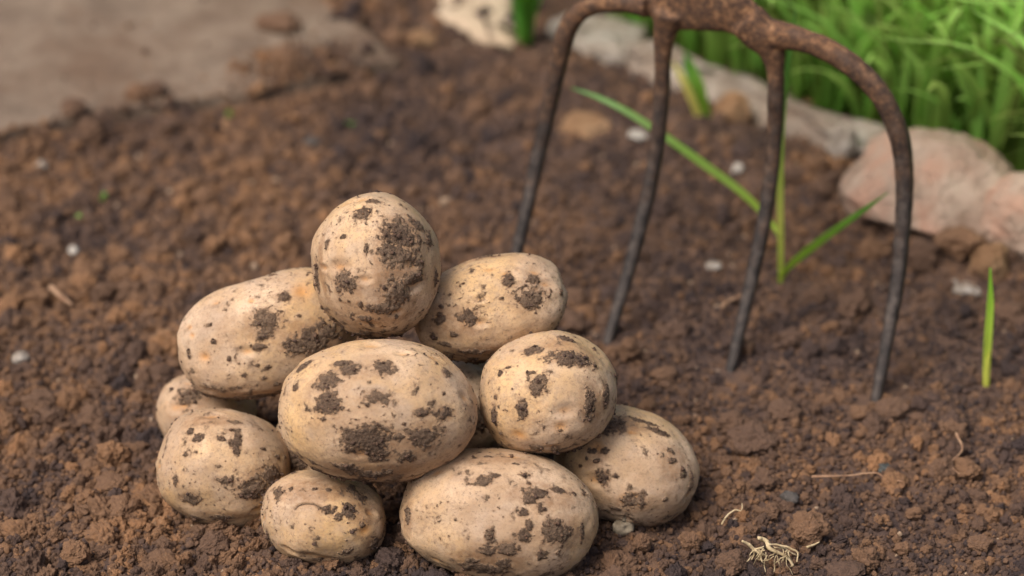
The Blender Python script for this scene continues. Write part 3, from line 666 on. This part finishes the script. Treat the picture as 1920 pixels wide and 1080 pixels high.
# ------------------------------------------------------------------ the garden fork
FA = G(1140, 640); FB = G(1640, 750)
fu = FB - FA; fu[2] = 0; fu /= np.linalg.norm(fu); fw = np.array([-fu[1], fu[0], 0.0])
if fw[1] < 0: fw = -fw
ZT = .125
def wz(z): z = np.minimum(z, ZT); return .80 * z - .80 / (2 * ZT) * z * z if z > 0 else .80 * z
def onfork(px, py, off=0.0):
    r = ray(px, py); lo, hi = .8, 1.6
    g = lambda s: ((C0 + r * s - FA) @ fw) - (wz((C0 + r * s)[2]) + off)
    for _ in range(60):
        m = (lo + hi) / 2
        if g(m) < 0: lo = m
        else: hi = m
    return C0 + r * lo
TINES = [
 ([(1215, 10), (1185, 6), (1150, 5), (1112, 10), (1082, 28), (1062, 60), (1047, 120), (1024, 225), (1000, 335), (970, 470)], [16, 19, 19.5, 19, 19, 20, 18, 16, 14, 12.5]),
 ([(1246, 70), (1243, 110), (1241, 170), (1232, 270), (1216, 360), (1192, 460), (1165, 555), (1141, 637)], [14, 15, 15.8, 15.5, 14.5, 14, 12.5, 11]),
 ([(1447, 90), (1454, 125), (1455, 175), (1451, 270), (1437, 390), (1415, 500), (1392, 600), (1371, 690)], [14, 16, 17, 15.5, 15, 14, 12.5, 11]),
 ([(1450, 64), (1490, 72), (1540, 88), (1600, 125), (1652, 180), (1686, 255), (1696, 340), (1692, 430), (1682, 530), (1663, 640), (1643, 746)], [18, 21, 22.5, 22, 21, 20, 18, 16, 15, 13, 11]),
]
fork = link("garden_fork", None, label="old rusty four-tined garden fork stuck upright in the soil behind the potatoes", cat="garden fork", loc=tuple(G(1371, 690)))
FO = np.array(fork.location)
for pts, rad in TINES:
    P = [onfork(x, y) for x, y in pts]
    Rr = [.93 * r / FP * ((p - C0) @ V_) for p, r in zip(P, rad)]
    d = P[-1] - P[-2]; d /= np.linalg.norm(d); r0 = Rr[-1]
    if pts[-1][1] < 500: P += [P[-1] + d * .035, P[-1] + d * .07]; Rr += [r0 * .9, r0 * .8]   # runs on down behind the pile
    P += [P[-1] + d * .03, P[-1] + d * .06]; Rr += [r0 * .75, r0 * .12]
    C, RR = catmull(P, Rr, 10); V, F = tube(C, RR, 16, 1.0, fw, 2.5)
    N = vnormals(V, F); V = V + N * (.00035 * fbm(V * 260, 3, 71))[:, None]
    link("tine", mesh_from("tine", V - FO, F), M_metal, parent=fork)
# head: forged yoke between the inner tines, rising into the socket
hp = [((1195, 7), 12), ((1240, 14), 34), ((1262, 16), 44), ((1310, 12), 50), ((1360, 16), 50), ((1395, 34), 42), ((1425, 56), 34), ((1455, 66), 27), ((1490, 72), 20)]
P = [onfork(*q) for q, _ in hp]; Rr = [r / FP * ((p - C0) @ V_) for p, (_, r) in zip(P, hp)]
C, RR = catmull(P, Rr, 6); parts = [tube(C, RR, 18, .30, fw, 2.3)]
base = onfork(1318, 8, .004)
up = np.array([0, 0, 1.0]); sock = [base, base + up * .018, base + up * .040, base + up * .075, base + up * .13]
C, RR = catmull(sock, [.016, .0175, .0160, .0150, .0165], 6); sk = (C, RR)
parts.append(tube(C[:10], RR[:10] * 1.15, 20, .42, fw, 2.2))
parts.append(tube(C[7:16], RR[7:16] * .97, 20, .85, fw, 2.2))
def limb(L, fl):
    P = [onfork(x, y) for x, y, r in L]; dd = (P[0] - C0) @ V_ / FP
    parts.append(tube(*catmull(P, [r * dd for x, y, r in L], 6), 16, fl, fw, 2.4))
limb([(1255, 20, 34), (1249, 50, 25), (1244, 85, 19), (1242, 125, 15.5), (1241, 165, 12.5)], .85)
limb([(1400, 36, 38), (1428, 66, 36), (1446, 92, 27), (1453, 125, 19), (1455, 170, 13.5)], .80)
limb([(1215, 10, 24), (1190, 7, 20), (1160, 5, 15)], 1.0)
limb([(1440, 62, 28), (1490, 71, 23.5), (1530, 85, 20), (1560, 98, 16)], 1.0)
V, F = join(parts)
ho = link("head", mesh_from("head", V - FO, F), M_metal, parent=fork)
m = ho.modifiers.new("forge", 'REMESH'); m.mode = 'VOXEL'; m.voxel_size = .0010; m.use_smooth_shade = True
m = ho.modifiers.new("soften", 'SMOOTH'); m.factor = .8; m.iterations = 7
V, F = tube(sk[0][11:], sk[1][11:], 24, 1.0, fw)
link("socket", mesh_from("socket", V - FO, F), M_metal, parent=fork)
hb = base + up * .125
V, F = tube(*catmull([hb, hb + up * .2, hb + up * .45, hb + up * .66], [.0145, .0155, .0155, .0165], 8), 20, 1.0, fw)
link("handle", mesh_from("handle", V - FO, F), M_wood, parent=fork)
# soil pushed up round each tine's foot
# ------------------------------------------------------------------ leaves
def blade(P, wid, normal=(0, -1, .3), fold=.25, n=8, edge=None, rand=.5, twist=0.0):
    C, W_ = catmull(P, wid, n); T = np.gradient(C, axis=0); T /= np.linalg.norm(T, axis=1)[:, None]; nr = np.asarray(normal, float)
    V, al, ed = [], [], []; m = len(C)
    for i, (c, t, w_) in enumerate(zip(C, T, W_)):
        a = np.cross(t, nr); a /= np.linalg.norm(a) + 1e-9; b = np.cross(a, t)
        an = twist * i / m; a2 = a * math.cos(an) + b * math.sin(an); b2 = np.cross(a2, t)
        for k, u in enumerate((-1, -.5, 0, .5, 1)):
            V.append(c + a2 * w_ * u + b2 * w_ * fold * (abs(u) - .5)); al.append(i / (m - 1)); ed.append(max(0, (abs(u) - .4) / .6) if edge is None else edge(u, i / (m - 1)))
    F = []
    for i in range(m - 1):
        for k in range(4): F.append((i * 5 + k, i * 5 + k + 1, (i + 1) * 5 + k + 1, (i + 1) * 5 + k))
    V = np.array(V); N0 = len(V)
    # second skin 0.3 mm behind gives the leaf a body
    return V, np.array(F), np.array(al), np.array(ed), rand
def leaf_obj(name, bl, mat, parent=None, O=np.zeros(3), **kw):
    V, F, al, ed, r = bl; me = mesh_from(name, V - O, F); add_attr(me, "along", al); add_attr(me, "edge", ed); add_attr(me, "rand", np.full(len(V), r))
    o = link(name, me, mat, parent=parent, **kw); sm = o.modifiers.new("thickness", 'SOLIDIFY'); sm.thickness = .0003; return o
def pw(px, y): return .74 * px / FP * (y / math.cos(PITCH)) * .93
# seedling with three long leaves
gA = G(1465, 532); yA = gA[1]
sA = link("leek_seedling", None, label="slender seedling with three long green leaves between third and fourth fork tines", cat="seedling", loc=tuple(gA))
none = lambda u, t: 0.0
def pts_y(L): return [PLY(x, y, yy) for x, y, yy in L]
leaf_obj("leaf", blade(pts_y([(1464, 538, yA), (1464, 460, yA), (1463, 360, yA + .002), (1466, 240, yA + .006), (1478, 120, yA + .012), (1492, 20, yA + .02)]), [pw(6, yA), pw(8, yA), pw(9, yA), pw(8, yA), pw(6, yA), pw(1, yA)], edge=lambda u, t: .5 * max(0, 1 - abs(t - .3) * 3), rand=.55), M_leaf, sA, gA)
leaf_obj("leaf", blade(pts_y([(1467, 520, yA), (1480, 500, yA - .003), (1520, 466, yA - .01), (1575, 425, yA - .018), (1625, 390, yA - .024), (1664, 362, yA - .03)]), [pw(5, yA), pw(8, yA), pw(11, yA), pw(9, yA), pw(6, yA), pw(1, yA)], normal=(.2, -1, .6), edge=none, rand=.55), M_leaf, sA, gA)
leaf_obj("leaf", blade(pts_y([(1464, 445, yA), (1440, 410, yA + .006), (1390, 360, yA + .014), (1320, 308, yA + .024), (1250, 258, yA + .034), (1180, 212, yA + .046), (1120, 182, yA + .056), (1072, 165, yA + .062)]), [pw(5, yA), pw(8, yA), pw(10, yA), pw(11, yA), pw(10, yA), pw(9, yA), pw(6, yA), pw(1, yA)], normal=(-.2, -1, .7), edge=none, rand=.45), M_leaf, sA, gA)
# single shoot at the right
gB = G(1850, 722); yB = gB[1]
sB = link("shoot", None, label="single bright yellow-green shoot standing alone near the right edge", cat="shoot", loc=tuple(gB))
leaf_obj("leaf", blade(pts_y([(1849, 730, yB), (1850, 690, yB), (1853, 630, yB), (1857, 570, yB + .002), (1857, 503, yB + .004)]), [pw(8, yB), pw(10, yB), pw(11, yB), pw(9, yB), pw(1, yB)], fold=.5, edge=none, rand=.5), M_shoot, sB, gB)
V, F = tube(*catmull(pts_y([(1849, 745, yB), (1850, 715, yB), (1852, 680, yB), (1856, 655, yB - .001)]), [pw(8, yB), pw(9, yB), pw(8, yB), pw(1, yB)], 6), 10, .8)
o = link("sheath", mesh_from("sheath", V - gB, F), M_shoot, parent=sB); add_attr(o.data, "along", np.full(len(V), .1)); add_attr(o.data, "rand", np.full(len(V), .5))
# yellow-edged young plant near the kerb
gC = G(1330, 252); yC = gC[1]
sC = link("young_plant", None, label="small yellow-edged plant growing between second and third tines by the kerb", cat="plant", loc=tuple(gC))
leaf_obj("leaf", blade(pts_y([(1332, 254, yC), (1322, 215, yC), (1308, 165, yC), (1293, 125, yC + .003), (1284, 98, yC + .004)]), [pw(6, yC), pw(14, yC), pw(20, yC), pw(15, yC), pw(2, yC)], edge=none, rand=.6), M_leaf, sC, gC)
leaf_obj("leaf", blade(pts_y([(1330, 254, yC - .002), (1312, 222, yC - .004), (1295, 180, yC - .006), (1278, 145, yC - .006), (1262, 115, yC - .004)]), [pw(5, yC), pw(9, yC), pw(10, yC), pw(9, yC), pw(1, yC)], edge=lambda u, t: .85, rand=.7), M_leaf, sC, gC)
# tuft beside the beige block
def tuft(px, py, n, hgt, spread, label, seed, wid=.0022):
    g = G(px, py)
    for _ in range(4): g = G(px, py, gz(g[0], g[1]))
    t = link("grass_tuft", None, label=label, cat="grass tuft", loc=tuple(g)); r = random.Random(seed)
    for i in range(n):
        a = r.uniform(0, 6.28); h = hgt * r.uniform(.6, 1.1); l_ = spread * r.uniform(.2, 1); d = np.array([math.cos(a), math.sin(a), 0]); b = g + d * spread * .25 * r.random()
        P = [b, b + d * l_ * .2 + up * h * .4, b + d * l_ * .55 + up * h * .8, b + d * l_ + up * h]
        leaf_obj("leaf", blade(P, [wid, wid * 1.3, wid, wid * .1], normal=tuple(-d + up * .2), edge=none, rand=r.random(), n=4), M_leaf2, t, g)
M_leaf2 = leaf_mat("bright_leaf", (.13, .30, .035), (.17, .42, .05), None, .5, .2)
tuft(984, 84, 22, .060, .016, "bright green tuft growing between the beige block and the whitish stone", 5, .0028)
for (x, y, lb, sd) in [(196, 378, "tiny green sprout in the blurred soil left of the top potato", 6), (146, 418, "tiny green sprout just above the white pebble at the left", 7), (430, 222, "minute green sprout below the slab's front corner", 8), (655, 240, "faint tiny sprout in the soil right of the slab corner", 9)]:
    tuft(x, y, 4, .0045, .004, lb, sd, .0012)
# long bent leaf hanging out of the grass
gD = G(1712, 262); yD = gD[1] + .01
leaf_obj("long_leaf", blade([PLY(1700, 250, yD), PLY(1738, 222, yD), PLY(1785, 203, yD), PLY(1830, 222, yD - .005), PLY(1880, 268, yD - .008), PLY(1935, 330, yD - .012)], [pw(9, yD), pw(14, yD), pw(16, yD), pw(15, yD), pw(12, yD), pw(8, yD)], normal=(0, -.7, 1), edge=none, rand=.75), M_leaf2, None, label="broad pale green leaf bending over at the front of the grass by the pink stone", cat="leaf")

# the grass: nobody could count it
def grass(n, seed, ymin, ymax):
    r = np.random.default_rng(seed); VV, FF, al, rd = [], [], [], []; b0 = 0
    a_ = r.uniform(-.75, 1.0, n * 3); b0_ = np.where(r.uniform(0, 1, n * 3) < .6, r.uniform(.004, .22, n * 3), r.uniform(.2, .85, n * 3))
    X = kA[0] + kd[0] * a_ + kn[0] * b0_; Y = kA[1] + kd[1] * a_ + kn[1] * b0_; bb = beyond(X, Y)
    k = (bb > .004) & ~((a_ < -.02) & (bb < .05)); X, Y, bb = X[k][:n], Y[k][:n], bb[k][:n]
    m = 6; t = np.linspace(0, 1, m)
    for x, y, b_ in zip(X, Y, bb):
        h = r.uniform(.075, .19) * (1 + .5 * min(b_, .3) / .3); a = r.uniform(0, 6.283); l_ = h * r.uniform(.08, .75); wd = r.uniform(.0015, .0040)
        d = np.array([math.cos(a), math.sin(a) - .25, 0]); az = r.uniform(0, 6.283); s_ = np.array([math.cos(az), math.sin(az), 0])
        C = np.array([x, y, -.005]) + np.outer(t ** 1.8 * l_, d) + np.outer(h * (t - .28 * t ** 3 * (l_ / h) * 1.6), up)
        ww = wd * np.array([.8, 1, 1, .9, .6, .05])
        V = np.stack([C - ww[:, None] * s_, C + ww[:, None] * s_], 1).reshape(-1, 3); VV.append(V); al.append(np.repeat(t, 2)); rd.append(np.full(2 * m, r.uniform()))
        i = b0 + 2 * np.arange(m - 1); FF.append(np.stack([i, i + 1, i + 3, i + 2], 1)); b0 += 2 * m
    me = mesh_from("grass", np.concatenate(VV), np.concatenate(FF)); add_attr(me, "along", np.concatenate(al)); add_attr(me, "rand", np.concatenate(rd)); return me
link("grass", grass(22000, 4, 1, 3), M_grass, label="lush green long grass growing beyond the stone edging", cat="grass", kind="stuff")

# ------------------------------------------------------------------ roots, twigs, bulb
def root(name, label, cat, pts, rad, mat, lift=.0015, seed=0):
    P = []
    for i, (x, y) in enumerate(pts):
        g = G(x, y, .003); P.append(np.array([g[0], g[1], max(gz(g[0], g[1]) + .0030, .002) + lift]))
    C, RR = catmull(P, [rad * (1 - .55 * i / (len(P) - 1)) for i in range(len(P))], 6)
    C = C + .0004 * np.stack([noise3(C * 300, seed), noise3(C * 300, seed + 1), noise3(C * 300, seed + 2)], 1)
    V, F = tube(C, RR, 7); return link(name, mesh_from(name, V, F), mat, label=label, cat=cat)
root("root", "thin reddish root lying level in the right foreground soil", "root", [(1520, 912), (1560, 915), (1590, 908), (1640, 906), (1660, 915), (1690, 926)], .0006, M_root, .003, 1)
root("root", "thin zigzag root standing up near the right edge, foreground", "root", [(1790, 836), (1803, 856), (1786, 880), (1784, 892), (1796, 912)], .0006, M_root, .004, 4)
root("twig", "short pale dry twig on the soil at the far left", "twig", [(96, 552), (115, 566), (136, 582)], .0016, M_root, .003, 5)
root("root", "curved dry root touching the third tine near the ground", "root", [(1352, 588), (1368, 572), (1392, 564), (1412, 560)], .0010, M_root, .003, 6)
root("straw_bit", "bit of dry straw right of the root tuft", "straw", [(1512, 1040), (1526, 1034), (1536, 1030)], .0006, M_straw, .004, 8)
root("hair_root", "hair-thin looping root above the root tuft", "root", [(1352, 1004), (1360, 988), (1376, 982), (1388, 984), (1390, 970)], .0004, M_straw, .005, 9)
gR = G(1442, 1040); gR[2] = gz(gR[0], gR[1])
rt = link("root_tuft", None, label="tangled pale straw-coloured root tuft in the bottom right foreground", cat="root tuft", loc=tuple(gR))
d0 = (gR - C0) @ V_ / FP
def rp(x, y, h): g = G(x, y, gR[2] + h); return g
main = [([(1392, 1014), (1406, 1022), (1420, 1036), (1438, 1042)], .0009), ([(1420, 1008), (1436, 1014), (1444, 1028), (1462, 1038), (1478, 1046), (1488, 1062)], .0011),
        ([(1424, 1010), (1440, 1018), (1446, 1034)], .0012), ([(1440, 1020), (1470, 1024), (1495, 1036), (1494, 1054)], .0006), ([(1452, 1026), (1472, 1030), (1494, 1040)], .0005), ([(1404, 1020), (1414, 1034), (1410, 1050)], .0006)]
rr_ = random.Random(3)
for i in range(24):
    x = 1410 + rr_.random() * 72; y = 1024 + rr_.random() * 20; a = rr_.uniform(.9, 2.6); L = rr_.uniform(14, 38)
    pt = [(x, y)]
    for k in range(3): a += rr_.uniform(-.6, .6); pt.append((pt[-1][0] + math.cos(a) * L / 3, pt[-1][1] + math.sin(a) * L / 3))
    main.append((pt, rr_.uniform(.00022, .0005)))
for i, (pp, r) in enumerate(main):
    P = [rp(x, y, .010 - .0085 * (k / (len(pp) - 1)) + rr_.uniform(0, .002)) for k, (x, y) in enumerate(pp)]
    C, RR = catmull(P, [r * (.55 if k == 0 else 1.1 - .6 * k / (len(P) - 1)) for k in range(len(P))], 6)
    C = C + .0009 * np.stack([noise3(C * 260 + i, 1), noise3(C * 260 + i, 2), noise3(C * 260 + i, 3)], 1)
    V, F = tube(C, RR, 7); link("root_strand", mesh_from("root_strand", V - gR, F), M_straw, parent=rt)
# pale hollow bulb under the right lower potato
gb = G(1168, 1006); gb[2] = gz(gb[0], gb[1])
v, f = lump(4, 77, .10, .9, 5, .03); v = v * .0048; hole = np.array([.35, -.75, .35]); hole /= np.linalg.norm(hole)
q = np.linalg.norm(v / .0048 - hole * .95, axis=1); v = v * (1 - .45 * np.exp(-(q / .38) ** 2))[:, None]
bo = link("bulb", None, label="tiny pale hollow bulb on the soil under the right lower potato", cat="bulb", loc=(gb[0], gb[1], gb[2] + .0035))
link("shell", mesh_from("shell", v, f), M_shell, parent=bo)
V, F = tube(*catmull([np.array([0, 0, .004]), np.array([.001, 0, .007]), np.array([.0018, .001, .010])], [.0012, .0008, .0004], 5), 7)
link("stem", mesh_from("stem", V, F), M_shell, parent=bo)
